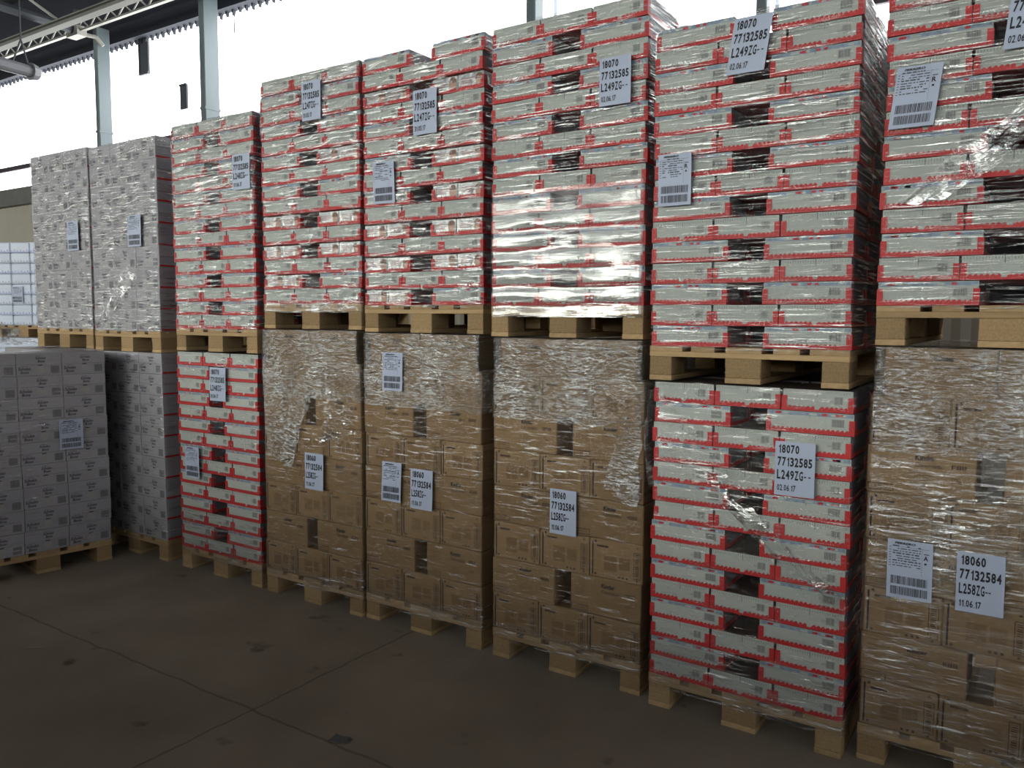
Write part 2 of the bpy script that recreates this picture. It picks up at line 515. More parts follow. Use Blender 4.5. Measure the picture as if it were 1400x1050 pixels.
struct('wall_back', corrugated(-30, 12, 0, 3.85, 5.05, 0.16, 0.018), [MT['corrugated']])
mb = MB(); mb.box(-30, 12, 4.92, 5.25, 3.84, 4.17); struct('trim_1', mb, [MT['concrete_beam']])
edges = [-30, -24, -18, -12.8, -9.9, -4.2, -1.68, 4, 12]
for i in range(len(edges) - 1):
    struct('window_%d' % (i + 1), corrugated(edges[i] + 0.02, edges[i + 1] - 0.02, 4.17, 6.34, 5.05, 0.15, 0.016), [MT['glass_back']])
mb = MB(); mb.box(-30, 12, 4.95, 5.0, 4.528, 4.614); struct('trim_2', mb, [MT['rail']])
# valance under the eave with the teeth of the profile closer
mb = MB(); mb.box(-30, 12, 4.86, 5.3, 6.28, 7.6)
for i in range(280):
    x = -30 + i * 0.15
    mb.prism_y([(x + 0.05, 6.28), (x + 0.072, 6.19 + 0.03 * random.random()), (x + 0.094, 6.28)], 4.97, 5.02)
struct('trim_3', mb, [MT['valance']])
# dark shutters set in the glazing
mb = MB(); mb.box(-12.30, -12.07, 5.0, 5.03, 5.70, 6.30); mb.box(-12.34, -12.30, 4.99, 5.03, 5.70, 6.30)
mb.box(-12.30, -12.07, 4.985, 5.0, 5.70, 5.74); struct('trim_4', mb, [MT['steel_dark']])
mb = MB(); mb.box(-11.23, -11.05, 5.0, 5.03, 4.995, 5.38); mb.box(-11.24, -11.04, 4.985, 5.0, 5.36, 5.39)
struct('trim_5', mb, [MT['steel_dark']])


def column(x, w, d, y, z1, label):
    """Rolled box column with a splice collar and a foot plate."""
    b = MB()
    b.box(x - w / 2, x + w / 2, y - d / 2, y + d / 2, 0, z1, bev=.012)
    b.box(x - w / 2 - .006, x + w / 2 + .006, y - d / 2 - .006, y + d / 2 + .006, 4.72, 4.76)
    b.box(x - w / 2 - .08, x + w / 2 + .08, y - d / 2 - .06, y + d / 2 + .06, 0, .02)
    o = struct('steel_column', b, [MT['steel']])
    tag(o, label, 'column')


column(-12.76, 0.11, 0.23, 4.6, 6.44, 'pale steel column rising behind the upper white stacks')
column(-9.91, 0.12, 0.26, 4.6, 7.5, 'pale steel column rising behind the leftmost upper red stack')
column(-4.2, 0.12, 0.18, 4.6, 7.5, 'narrow steel column above the glaring upper red stack')
column(-1.68, 0.10, 0.12, 4.6, 7.5, 'narrow steel post above the label reading 18070 with torn film')

# roof steelwork
mb = MB()
ya, za = 4.2, 6.285
for dz in (0.0, 0.16):
    mb.box(-26, 8, ya - 0.03, ya + 0.03, za - 0.03 + dz, za + 0.0 + dz)
x = -26
while x < 8:
    mb.tube((x, ya, za - 0.01), (x + 0.2, ya, za + 0.14), 0.012, n=5)
    mb.tube((x + 0.2, ya, za + 0.14), (x + 0.4, ya, za - 0.01), 0.012, n=5)
    x += 0.4
o = struct('lattice_beam', mb, [MT['steel_pale']]); tag(o, 'pale lattice beam running along under the roof', 'beam')
mb = MB(); mb.box(-26, 8, 3.56, 3.59, 6.06, 6.12); mb.box(-26, 8, 3.51, 3.64, 6.04, 6.06); mb.box(-26, 8, 3.51, 3.64, 6.12, 6.14)
o = struct('roof_purlin', mb, [MT['beam_grey']]); tag(o, 'grey roof beam lit along its underside', 'beam')
mb = MB()
mb.tube((-12.78, 4.2, 6.30), (-12.5, -6, 6.45), 0.075, n=8)
mb.tube((-12.78, 4.2, 6.25), (-13.1, 3.0, 6.95), 0.022, n=6, mi=1)
mb.tube((-13.1, 3.0, 6.95), (-13.5, 1.0, 7.5), 0.022, n=6, mi=1)
mb.tube((-12.78, 4.2, 6.20), (-12.78, 4.2, 6.62), 0.05, n=6)
mb.box(-12.95, -12.62, 4.12, 4.28, 6.19, 6.34, 1)
mb.tube((-12.75, 4.2, 6.25), (-12.66, 4.45, 6.24), 0.035, n=6, mi=1)
mb.tube((-12.66, 4.45, 6.24), (-12.62, 4.55, 6.12), 0.035, n=6, mi=1)
o = struct('roof_truss', mb, [MT['steel_dark'], MT['steel_pale']]); tag(o, 'dark roof truss chord meeting the column with a pale tie rod', 'truss')

# hanging tube lamp, top left
t = link('tube_lamp', None, mat=place(-11.6, 2.86, 5.13)); tag(t, 'grey tube lamp hanging from the roof at top left', 'lamp')
mb = MB(); mb.tube((0.15, -1.2, 0.0), (0, 0.0, 0.0), 0.09, 0.085, 14); link('lamp_body', mb.mesh('lamp_body', [MT['lamp']]), t)
mb = MB(); mb.tube((0, 0.0, 0), (-0.01, 0.10, 0), 0.125, 0.10, 14); mb.tube((-0.01, 0.10, 0), (-0.015, 0.16, 0), 0.10, 0.04, 14)
link('end_cap', mb.mesh('end_cap', [MT['lamp']]), t)
mb = MB(); mb.tube((0, -0.02, 0.08), (-0.02, -0.10, 0.42), 0.012, n=5); mb.tube((0.05, -0.25, 0.08), (-0.02, -0.10, 0.42), 0.012, n=5)
mb.tube((-0.02, -0.10, 0.42), (-0.02, -0.10, 2.4), 0.010, n=5); link('hanger', mb.mesh('hanger', [MT['steel_dark']]), t)

# opposite side of the hall: low blocker added to shade the lower stacks, then the window wall
mb = MB(); mb.box(-30, 12, -4.8, -4.65, 0, 1.7); struct('aisle_light_blocker', mb, [MT['wall']])
mb = MB(); mb.box(-30, 12, -10.4, -10.2, 0, 2.3); mb.box(-30, 12, -10.4, -10.2, 6.1, 7.6)
struct('wall_front', mb, [MT['wall']])
for i in range(7):
    mb = MB(); xa = -30 + 6 * i
    mb.box(xa + 0.12, xa + 5.88, -10.36, -10.30, 2.3, 3.7); struct('window_%d' % (i + 11), mb, [MT['glass_front'] if i in (3, 4) else MT['glass_mid'] if i < 3 else MT['glass_weak']])
    mb = MB(); mb.box(xa + 0.12, xa + 5.88, -10.36, -10.30, 3.9, 6.1); struct('window_%d' % (i + 21), mb, [MT['glass_upper'] if i < 5 else MT['glass_weak']])
    mb = MB(); mb.box(xa - 0.12, xa + 0.12, -10.4, -10.2, 2.3, 6.1); mb.box(xa + 0.12, xa + 5.88, -10.4, -10.24, 3.7, 3.9)
    struct('trim_%d' % (i + 11), mb, [MT['steel_dark']])


# ------------------------------------------------------------------ pallets
SP_X = [(0, .1), (.3275, .4725), (.7, .8)]
SP_Y = [(0, .145), (.5275, .6725), (1.055, 1.2)]
_pm = {}


def pm(key, fn, mats):
    if key not in _pm:
        b = MB(); fn(b); _pm[key] = b.mesh(key, mats)
    return _pm[key]


def pallet(mat, label):
    t = link('wooden_pallet', None, mat=mat)
    tag(t, label, 'pallet', 'wooden pallets under the stacks')
    def part(name, key, fn, m, loc):
        o = link(name, pm(key, fn, [m]), t); o.location = loc
    for (a, b_) in SP_X:
        w = b_ - a
        part('runner', 'runner%d' % round(w * 1000), lambda q, w=w: q.box(0, w, 0, 1.2, 0, .022, bev=.002), MT['board'], (a, 0, 0))
        for (c, d) in SP_Y:
            part('block', 'block%d' % round(w * 1000), lambda q, w=w: q.box(.001, w - .001, .001, .144, 0, .078, bev=.003), MT['block'], (a, c, .022))
    for (c, d) in SP_Y:
        part('cross_board', 'cross', lambda q: q.box(0, .8, 0, .145, 0, .022, bev=.002), MT['stringer'], (0, c, .1))
    for (a, w) in ((0, .145), (.1825, .1), (.3275, .145), (.5175, .1), (.655, .145)):
        part('deck_board', 'deck%d' % round(w * 1000), lambda q, w=w: q.box(0, w, 0, 1.2, 0, .022, bev=.002), MT['board'], (a, 0, .122))
    return t


# ------------------------------------------------------------------ boxes
def bars(b, x0, x1, z0, z1, y, mi, n, rnd, fill=0.55):
    w = (x1 - x0) / n
    for i in range(n):
        k = w * (0.25 + 0.6 * rnd.random())
        b.rect(x0 + i * w, x0 + i * w + k, z0, z1, y, mi)


_bm = {}


def tray_meshes(kind, w, d, h):
    """Meshes of a white carton standing in a red shelf tray; origin front-left-bottom."""
    key = (kind, round(w, 4), round(h, 4))
    if key in _bm:
        return _bm[key]
    rnd = random.Random(str(key))
    g = 0.0015
    pw, ph, lh = 0.020, 0.69 * h, 0.195 * h
    tray = MB()
    # front wall outline: tall corner posts, wavy lip, notch in the middle on short sides
    pts = [(g, 0.001), (w - g, 0.001), (w - g, ph), (w - g - pw, ph), (w - g - pw, lh)]
    x = w - g - pw
    n = int((w - 2 * pw) / 0.0165)
    st = (w - 2 * g - 2 * pw) / n
    up = []
    for i in range(n):
        a = x - i * st
        mid = kind != 'long' and abs((a - st / 2) - w / 2) < st * 0.9
        if mid:
            up += [(a, lh - .008), (a - st * .98, lh - .008)]
        else:
            up += [(a, lh), (a - st * .3, lh + .0052), (a - st * .62, lh + .0020), (a - st * .98, lh - .0035)]
    pts += up
    pts += [(g + pw, lh), (g + pw, ph), (g, ph)]
    tray.prism_y(pts, 0.0, 0.003)
    tray.box(g, w - g, .003, d, .001, .004)
    for a in (g, w - g - .003):
        tray.prism_y([(a, .004), (a + .003, .004), (a + .003, lh), (a, lh)], .003, d)
        tray.box(a, a + .003, .003, .03, lh, ph)
        tray.box(a, a + .003, d - .03, d, lh, ph)
    tray.box(g, w - g, d - .003, d, .004, ph)
    tm = tray.mesh('tray', [MT['red']])
    c = MB(); i = g + .0035
    if kind == 'foil':
        half = w / 2
        for s in (0, 1):
            a, e = (i, half - .001) if s == 0 else (half + .001, w - i)
            c.box(a, e, .0045, d - .004, .004, h * .93, 0, bev=.004)
            y = .0040
            cx = a + (e - a) * .82
            pt = [(cx + .021 * math.cos(q), y, h * .46 + .028 * math.sin(q)) for q in [k * math.pi / 7 for k in range(14)]]
            c.poly(pt, 2)
            pt = [(cx + .024 * math.cos(q), y - .0003, h * .56 + .026 * math.sin(q)) for q in [k * math.pi / 7 for k in range(8)]]
            c.poly(pt, 1)
            for r in range(3):
                z = h * (.38 + .12 * r)
                c.rect(a + .02, a + (e - a) * .55 + .01 * r, z, z + .005, y, 3)
            c.rect(a + .012, a + (e - a) * .62, h * .74, h * .78, y, 4)
        cm = c.mesh('foil_packs', [MT['foil'], MT['pic_brown'], MT['pic_tan'], MT['pic_red'], MT['band_blue']])
        _bm[key] = (tm, cm, None)
        return _bm[key]
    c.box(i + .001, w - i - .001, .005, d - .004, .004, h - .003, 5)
    c.box(i, w - i, .004, .0055, .004, h - .002, 0)
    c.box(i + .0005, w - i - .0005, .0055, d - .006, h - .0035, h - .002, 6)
    y = .0034
    if kind == 'long':
        c.rect(i + .003, w - i - .003, h * .80, h * .96, y, 1)
        for k in range(7):
            a = i + .01 + rnd.random() * (w - .06)
            c.rect(a, a + .01 + .02 * rnd.random(), h * .83, h * .93, y - .0003, 0 if k % 3 else 3)
        c.rect(w * .5, w * .5 + .0016, h * .70, h * .97, y - .0003, 2)
    else:
        for k in range(26):
            a = i + .006 + k * (w - .02) / 26
            z = h * (.80 + .05 * rnd.random())
            c.rect(a, a + .0018, z, z + h * .09, y, 2)
        c.rect(w * .5, w * .5 + .0022, h * .66, h * .97, y, 2)
        for k in range(3):
            c.rect(w * .67, w * (.80 + .04 * rnd.random()), h * (.56 - .06 * k), h * (.58 - .06 * k), y, 2 if k == 1 else 4)
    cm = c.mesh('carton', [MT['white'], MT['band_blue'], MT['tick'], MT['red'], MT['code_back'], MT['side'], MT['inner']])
    q = MB()
    cw = .046 if kind == 'long' else .034
    a = w - pw - .018 - cw
    q.box(a, a + cw, .0028, .0036, h * .36, h * .72, 0)
    bars(q, a + .003, a + cw - .003, h * .39, h * .70, .0026, 1, 11, rnd)
    qm = q.mesh('barcode', [MT['code_back'], MT['code_bar']])
    _bm[key] = (tm, cm, qm)
    return _bm[key]


def tray_box(mat, kind, w, d, h, label):
    tm, cm, qm = tray_meshes(kind, w, d, h)
    t = link('tray_carton', None, mat=mat)
    tag(t, label, 'carton', 'white cartons in red trays')
    link('tray', tm, t)
    link('foil_packs' if kind == 'foil' else 'carton', cm, t)
    if qm is not None and kind != 'plain':
        link('barcode', qm, t)
    return t


def kraft_meshes(kind, w, d, h):
    key = ('kraft', kind, round(w, 3), round(h, 4))
    if key in _bm:
        return _bm[key]
    rnd = random.Random(str(key))
    b = MB()
    b.box(.001, w - .001, 0, d, .0005, h - .0005, 0, bev=.004)
    bm_ = b.mesh('body', [MT['kraft']])
    p = MB(); y = -.0006
    if kind == 'long':
        p.text('Kinder', w * .45, w * .64, h * .74, h * .86, y, 0, bold=.03)
        p.text('Chocolate', w * .45, w * .70, h * .60, h * .70, y, 1, bold=.008)
        p.rect(w * .78, w * .92, h * .62, h * .69, y, 2)
        for k in range(6):
            p.rect(w * (.78 + .023 * k), w * (.793 + .023 * k), h * .61, h * .70, y - .0002, 1)
        p.frame(w * .45, w * .66, h * .14, h * .52, y, .0018, 2)
        for k in range(6):
            z = h * (.18 + .05 * k)
            p.rect(w * .47, w * (.60 + .04 * rnd.random()), z, z + h * .025, y, 2)
        p.frame(w * .72, w * .94, h * .26, h * .50, y, .0018, 2)
        p.rect(w * .78, w * .88, h * .33, h * .44, y, 2)
        p.frame(w * .015, w * .26, h * .05, h * .20, y, .003, 1)
        p.rect(w * .05, w * .22, h * .09, h * .16, y, 2)
        for k in range(4):
            p.rect(w * .06, w * (.20 + .1 * rnd.random()), h * (.5 + .08 * k), h * (.53 + .08 * k), y, 2)
    else:
        p.rect(w * .05, w * .075, h * .06, h * .92, y, 0)
        p.frame(w * .83, w * .96, h * .12, h * .80, y, .0026, 1)
        for k in range(14):
            z = h * (.15 + .045 * k)
            p.rect(w * .86, w * .93, z, z + h * (.012 + .02 * rnd.random()), y, 1)
        p.rect(w * .28, w * .52, h * .22, h * .62, y, 2)
        p.rect(w * .56, w * .76, h * .30, h * .60, y, 2)
        p.rect(w * .14, w * .36, h * .80, h * .85, y, 1)
        p.frame(w * .58, w * .78, h * .68, h * .88, y, .0015, 2)
        for zz in (.06, .90):
            p.rect(w * .10, w * .135, h * zz, h * (zz + .06), y, 1)
            p.poly([(w * .87, y, h * zz), (w * .92, y, h * zz), (w * .895, y, h * (zz + .06))], 1)
        for k in range(3):
            p.rect(w * (.55 + .07 * k), w * (.585 + .07 * k), h * .07, h * .12, y, 1)
    pm_ = p.mesh('printing', [MT['black'], MT['ink'], MT['kraft_dark']])
    tp = MB()
    tp.box(w * .5 - .025, w * .5 + .025, .01, d, h - .0006, h + .0006, 0)
    tm = tp.mesh('tape', [MT['tape']])
    _bm[key] = (bm_, pm_, tm)
    return _bm[key]


def kraft_box(mat, kind, w, d, h, label):
    a, p, tpm = kraft_meshes(kind, w, d, h)
    t = link('cardboard_box', None, mat=mat)
    tag(t, label, 'box', 'brown cardboard boxes')
    link('body', a, t); link('printing', p, t); link('tape', tpm, t)
    return t


def pale_meshes(w, d, h):
    key = ('pale', round(w, 3), round(d, 3), round(h, 4))
    if key in _bm:
        return _bm[key]
    rnd = random.Random(5)
    b = MB(); b.box(.0015, w - .0015, .0015, d - .001, .0005, h * .5, 0, bev=.0015)
    body = b.mesh('body', [MT['wcarton'], MT['red']])
    b = MB(); b.box(.0005, w - .0005, 0, d, h * .5 + .0008, h - .0008, 0, bev=.0015)
    lid = b.mesh('lid', [MT['wcarton']])
    p = MB()
    y1, y2 = -.0006, .0008
    p.text('kinder', w * .44, w * .56, h * .86, h * .90, y1, 0)
    p.text('Schoko', w * .41, w * .65, h * .72, h * .85, y1, 0, bold=.02, shear=.25)
    p.text('Bons', w * .46, w * .62, h * .58, h * .70, y1, 0, bold=.02, shear=.25)
    p.text('kinder', w * .10, w * .24, h * .40, h * .45, y2, 0)
    p.text('Schoko', w * .03, w * .31, h * .24, h * .39, y2, 0, bold=.02, shear=.25)
    p.text('Bons', w * .08, w * .27, h * .09, h * .22, y2, 0, bold=.02, shear=.25)
    p.poly([(w * .52 + w * .10 * math.cos(q), y2, h * .25 + h * .15 * math.sin(q)) for q in [k * math.pi / 8 for k in range(16)]], 2)
    p.rect(w * .46, w * .56, h * .44, h * .48, y2, 0)
    p.rect(w * .74, w * .94, h * .08, h * .42, y2, 1)
    bars(p, w * .76, w * .92, h * .11, h * .40, y2 - .0002, 3, 10, rnd)
    # printed slot marks on the side
    x = w + .0003
    for yy in (d * .5,):
        p.poly([(x, yy - .006, h * .12), (x, yy + .006, h * .12), (x, yy + .006, h * .92), (x, yy - .006, h * .92)], 0)
    p.poly([(x, .004, .004), (x, d - .004, .004), (x, d - .004, .016), (x, .004, .016)], 4)
    pr = p.mesh('printing', [MT['black'], MT['wprint'], MT['wyellow'], MT['code_bar'], MT['red']])
    _bm[key] = (body, lid, pr)
    return _bm[key]


def pale_box(mat, w, d, h, label):
    a, l, p = pale_meshes(w, d, h)
    t = link('printed_carton', None, mat=mat)
    tag(t, label, 'carton', 'pale printed cartons')
    link('body', a, t); link('lid', l, t); link('printing', p, t)
    return t


ORD = ['bottom', 'second', 'third', 'fourth', 'fifth', 'sixth', 'seventh', 'eighth', 'ninth', 'tenth', 'eleventh', 'twelfth', 'thirteenth', 'fourteenth', 'fifteenth']


def layer_name(k, n):
    return 'bottom layer' if k == 0 else 'top layer' if k == n - 1 else ORD[k] + ' layer up'


# ------------------------------------------------------------------ stretch film
def film(S, mat, z0, z1, style, label, w=.8, d=1.2, off=.007, nl=15, bulge=.003, rip=.002, inset=None, heavy=None, seed=0, hang=.05):
    """One wrapped skin round a load: front, both sides and back, tucked in over the top."""
    def skin(za, zb, o_, nz, bul, rp):
        path = []
        r = .012
        def seg(p, q, n):
            for i in range(n):
                t = i / n
                path.append((p[0] + (q[0] - p[0]) * t, p[1] + (q[1] - p[1]) * t))
        seg((r, 0), (w - r, 0), 46)
        seg((w - r, 0), (w, r), 3)
        seg((w, r), (w, d - r), 12)
        seg((w, d - r), (w - r, d), 1)
        seg((w - r, d), (r, d), 8)
        seg((r, d), (0, d - r), 1)
        seg((0, d - r), (0, r), 12)
        seg((0, r), (r, 0), 3)
        n = len(path)
        b = MB()
        top = zb > z1 - .01
        rings = nz + (1 if top else 0)
        for k in range(rings + 1):
            z = za + (zb - za) * min(k, nz) / nz
            lt = (z - z0) / max(.001, (z1 - z0)) * nl
            fr = lt - math.floor(lt)
            tuck = .28 if k > nz else 0
            for (x, y) in path:
                cx, cy = x - w / 2, y - d / 2
                front = 1 if y < .02 else .5
                ins = inset(z) if inset else 0.0
                a = math.sin(math.pi * max(0, min(1, fr))) ** .8 * bul * front
                a += rp * front * noise.noise(Vector((x * 5 + seed * 7, y * 3, z * 22)))
                a += rp * 1.2 * front * noise.noise(Vector((x * 14 + seed * 3, y * 4 + z * 3, z * 9)))
                oo = (o_ + a) * (1 if y < r else .45) - tuck
                sx = 1 if cx > 0 else -1
                sy = 1 if cy > 0 else -1
                onx = max(0, min(1, (abs(cx) - (w / 2 - r)) / r))
                ony = max(0, min(1, (abs(cy) - (d / 2 - r)) / r))
                b.v.append((x + sx * (oo - ins) * onx, y + sy * oo * ony, z))
        for k in range(rings):
            for i in range(n):
                j = (i + 1) % n
                b.f.append((k * n + i, k * n + j, (k + 1) * n + j, (k + 1) * n + i)); b.m.append(0)
        return b
    main = skin(z0 - hang, z1 + .003, off, max(40, nl * 9), bulge, rip)
    me = main.mesh('stretch_film', [FILM[style]])
    me.polygons.foreach_set('use_smooth', [True] * len(me.polygons))
    t = link('stretch_film', me, mat=mat)
    tag(t, label, 'film', 'clear stretch films round the stacks')
    if heavy:
        for (za, zb, st, bl) in heavy:
            hb = skin(za, zb, off + .004, 54, bl, rip * 1.3)
            hm = hb.mesh('overlap_band', [FILM[st]])
            hm.polygons.foreach_set('use_smooth', [True] * len(hm.polygons))
            link('overlap_band', hm, t)
    return t


# ------------------------------------------------------------------ the stacks
# key: (x, y, yaw, height of pallet base, kind, phrase)
STACKS = {
    'c0u': (-5.900, .020, 0.0, 1.436, 'pale', 'far-left upper white stack'),
    'c1u': (-5.044, .004, 0.0, 1.430, 'pale', 'second upper white stack from left'),
    'c1l': (-5.035, .000, 0.0, 0.0, 'pale', 'lower white stack beside red one'),
    'a':   (-4.735, -.965, math.radians(81), 0.0, 'pale', 'lower white stack standing in front'),
    'c2l': (-4.068, .000, math.radians(.5), 0.0, 'red', 'leftmost lower red stack'),
    'c2u': (-4.064, .002, math.radians(.3), 1.455, 'red', 'leftmost upper red stack'),
    'c3u': (-3.212, .020, 0.0, 1.609, 'red', 'second upper red stack from left'),
    'c4u': (-2.397, .030, math.radians(-.4), 1.599, 'red', 'third upper red stack from left'),
    'c5u': (-1.532, .000, math.radians(-.2), 1.591, 'red', 'fourth upper red stack from left'),
    'c6u': (-.687, -.030, math.radians(.2), 1.423, 'red', 'fifth upper red stack from left'),
    'c7u': (.191, .001, 0.0, 1.589, 'red', 'upper red stack at right edge'),
    'c6l': (-.662, -.034, math.radians(-.3), 0.0, 'red', 'lower red stack between brown stacks'),
    'c3l': (-3.212, .000, math.radians(.2), 0.0, 'kraft', 'leftmost brown stack'),
    'c4l': (-2.396, .018, math.radians(-.5), 0.0, 'kraft', 'second brown stack from left'),
    'c5l': (-1.521, .004, math.radians(.2), 0.0, 'kraft', 'third brown stack from left'),
    'c7l': (.183, .012, 0.0, 0.0, 'kraft', 'brown stack at right edge'),
}
TOP = {'c0u': 2.885, 'c1u': 2.862, 'c1l': 1.428, 'a': 1.437, 'c2l': 1.448, 'c2u': 2.892, 'c3u': 3.045, 'c4u': 3.045, 'c5u': 3.030,
       'c6u': 2.858, 'c7u': 3.030, 'c6l': 1.417, 'c3l': 1.603, 'c4l': 1.594, 'c5l': 1.585, 'c7l': 1.583}
FOIL = {('c3u', 9, 1), ('c3u', 5, 0), ('c3u', 5, 1), ('c3u', 3, 0), ('c3u', 3, 1), ('c3u', 1, 0),
        ('c4u', 12, 0), ('c4u', 12, 1), ('c4u', 8, 1), ('c4u', 6, 1), ('c4u', 4, 0), ('c4u', 4, 1), ('c4u', 2, 0), ('c4u', 2, 1), ('c4u', 0, 0)}
DEEP = MB()      # the many trays deeper in the red stacks


def deep_box(F, x, y, w, d, z, h):
    b0 = len(DEEP.v)
    g = .002
    DEEP.box(x + g, x + w - g, y + g, y + d - g, z + .001, z + h * .26, 0)
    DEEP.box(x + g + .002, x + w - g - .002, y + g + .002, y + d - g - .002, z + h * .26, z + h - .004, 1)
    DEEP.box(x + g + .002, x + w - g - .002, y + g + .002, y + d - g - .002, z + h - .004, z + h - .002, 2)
    for ax, ay in ((x + g, y + g), (x + w - g - .02, y + g), (x + g, y + d - g - .02), (x + w - g - .02, y + d - g - .02)):
        DEEP.box(ax, ax + .02, ay, ay + .02, z + h * .26, z + h * .7, 0)
    for i in range(b0, len(DEEP.v)):
        DEEP.v[i] = tuple(F @ Vector(DEEP.v[i]))


for key, (sx, sy, yaw, zb, kind, phrase) in STACKS.items():
    rnd = random.Random(key)
    F = place(sx, sy, zb, yaw)
    upper = key.endswith('u')
    where = 'the ' + phrase
    pallet(F, 'pale wooden pallet carrying ' + where)
    zt = TOP[key] - zb
    z0 = .144
    if kind == 'red':
        nl = 15
        h = (zt - z0) / nl
        long_first = key in ('c4u', 'c6u', 'c7u')
        for k in range(nl):
            longs = (k % 2 == 0) == long_first
            dx = rnd.uniform(-.006, .006)
            z = z0 + k * h
            if longs:
                w, d = .330, .262
                xs = [0.0, .8 - w]
                names = ['left of gap', 'right of gap']
                deep_y = [.305, .612, .925]
            else:
                w, d = .2655, .330
                xs = [.0008, .2673, .5337]
                names = ['left', 'middle', 'right']
                deep_y = [.432, .862]
            top_gap = key in ('c4u', 'c6u') and k == nl - 1
            for c, x in enumerate(xs):
                jx, jy = dx + rnd.uniform(-.0012, .0012), rnd.uniform(0, .004)
                out_of_view = key == 'c7u' and (k >= 13 or (not longs and c == 2) )
                if out_of_view:
                    deep_box(F, x + jx, jy, w, d, z, h)
                else:
                    kd = 'long' if longs else 'short'
                    if (key, k, c) in FOIL:
                        kd = 'foil'
                    what = 'red-trayed pictured foil packs' if kd == 'foil' else 'red-trayed white carton'
                    tray_box(F @ place(x + jx, jy, z, rnd.uniform(-.003, .003)), kd, w, d, h,
                             '%s, %s, %s, %s' % (what, names[c], layer_name(k, nl), phrase))
                for yy in deep_y:
                    deep_box(F, x + dx, yy, w, d, z, h)
            if longs and not top_gap:
                deep_box(F, .27, .58, .26, .33, z, h)  # extra box put in to block the gap and keep it dark
        style = {'c5u': 'clear', 'c6u': 'clear', 'c7u': 'clear', 'c6l': 'dim', 'c2l': 'dim'}.get(key, 'glint')
        bul = {'c5u': .002, 'c6u': .002, 'c7u': .002, 'c6l': .003}.get(key, .003)
        hv = {'c5u': [(z0 - .05, z0 + 6.2 * h, 'smooth', .0042)], 'c6l': [(z0 - .055, z0 + 2.1 * h, 'band', .002)], 'c2l': [(z0 - .055, z0 + 3.1 * h, 'band', .002)],
              'c3u': [(z0 - .05, z0 + .3 * h, 'band', .001), (z0 + 11.5 * h, zt, 'band', .002)], 'c2u': [(z0 + 7.6 * h, zt, 'band', .002)]}.get(key)
        film(key, F, z0, zt, style, 'clear stretch film wrapped round ' + where, nl=nl, bulge=bul, rip=.0035 if style == 'glint' else .002, seed=len(key) + sx, heavy=hv,
             hang=.05 if key in ('c5u', 'c3u', 'c6l', 'c2l') else .012)
    elif kind == 'kraft':
        nl = 8
        h = (zt - z0) / nl
        for k in range(nl):
            longs = (nl - 1 - k) % 2 == 0
            z = z0 + k * h
            dx = rnd.uniform(-.006, .006)
            if longs:
                w, d = .358, .262
                xs = [0.0, .8 - w]
                names = ['left of gap', 'right of gap']
                deep_y = [.27, .58, .90]
                if k == nl - 1:
                    xs = [.040, .040 + w + .003]
                    names = ['left', 'right']
            else:
                w, d = .2655, .355
                xs = [.0008, .2673, .5337]
                names = ['left', 'middle', 'right']
                deep_y = [.41, .82]
            for c, x in enumerate(xs):
                kraft_box(F @ place(x + dx, rnd.uniform(0, .004), z, rnd.uniform(-.003, .003)), 'long' if longs else 'short', w, d, h - .001,
                          'brown cardboard box, %s, %s, %s' % (names[c], layer_name(k, nl), phrase))
            if longs and k < nl - 1 and key != 'c7l':
                kraft_box(F @ place(.27, .60, z, 0), 'short', .2655, .30, h - .001, 'added brown box closing off the gap, %s, %s' % (layer_name(k, nl), phrase))  # blocker put in to keep the gap dark
            for q, yy in enumerate(deep_y):
                kraft_box(F @ place(xs[-1] + dx, yy, z, 0), 'long' if longs else 'short', w, d, h - .001,
                          'brown box, right side, %s row back, %s, %s' % (['second', 'third', 'fourth'][q], layer_name(k, nl), phrase))
        zin = z0 + 7 * h
        film(key, F, z0, zt, 'dim', 'clear stretch film wrapped round ' + where, nl=nl, bulge=.002, rip=.003, seed=sx,
             inset=lambda z, zin=zin: .034 * max(0, min(1, (z - zin) / .03)),
             heavy=[(z0 + 5.85 * h, zt, 'heavy', .0015), (z0 - .05, z0 + (.22 if key != 'c7l' else 5.8) * h, 'band', .0015)])
    else:
        nl = 9
        h = (zt - z0) / nl
        w, d = .2655, .39
        for k in range(nl):
            z = z0 + k * h
            dx = rnd.uniform(-.005, .005)
            for c in range(3):
                pale_box(F @ place(.0008 + c * .2668 + dx, rnd.uniform(0, .004), z, rnd.uniform(-.003, .003)), w, d, h,
                         'white printed carton, %s, %s, %s' % (['left', 'middle', 'right'][c], layer_name(k, nl), phrase))
            for q in range(2):
                pale_box(F @ place(.0008 + 2 * .2668 + dx, .405 + q * .402, z, 0), w, d, h,
                         'white carton, right side, %s row back, %s, %s' % (['second', 'third'][q], layer_name(k, nl), phrase))
        film(key, F, z0, zt, 'glint' if upper else 'dim', 'clear stretch film wrapped round ' + where, nl=nl, bulge=.002, rip=.0035, seed=sx, hang=.01)

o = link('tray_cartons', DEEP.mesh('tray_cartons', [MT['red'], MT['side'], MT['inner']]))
tag(o, 'red-trayed white cartons deeper inside the red stacks', 'cartons', kind='stuff')


# ------------------------------------------------------------------ paper labels
def curl(x, z, amp, seed):
    return -amp * (noise.noise(Vector((x * 9 + seed, 0, z * 7))) * .5 + .5)


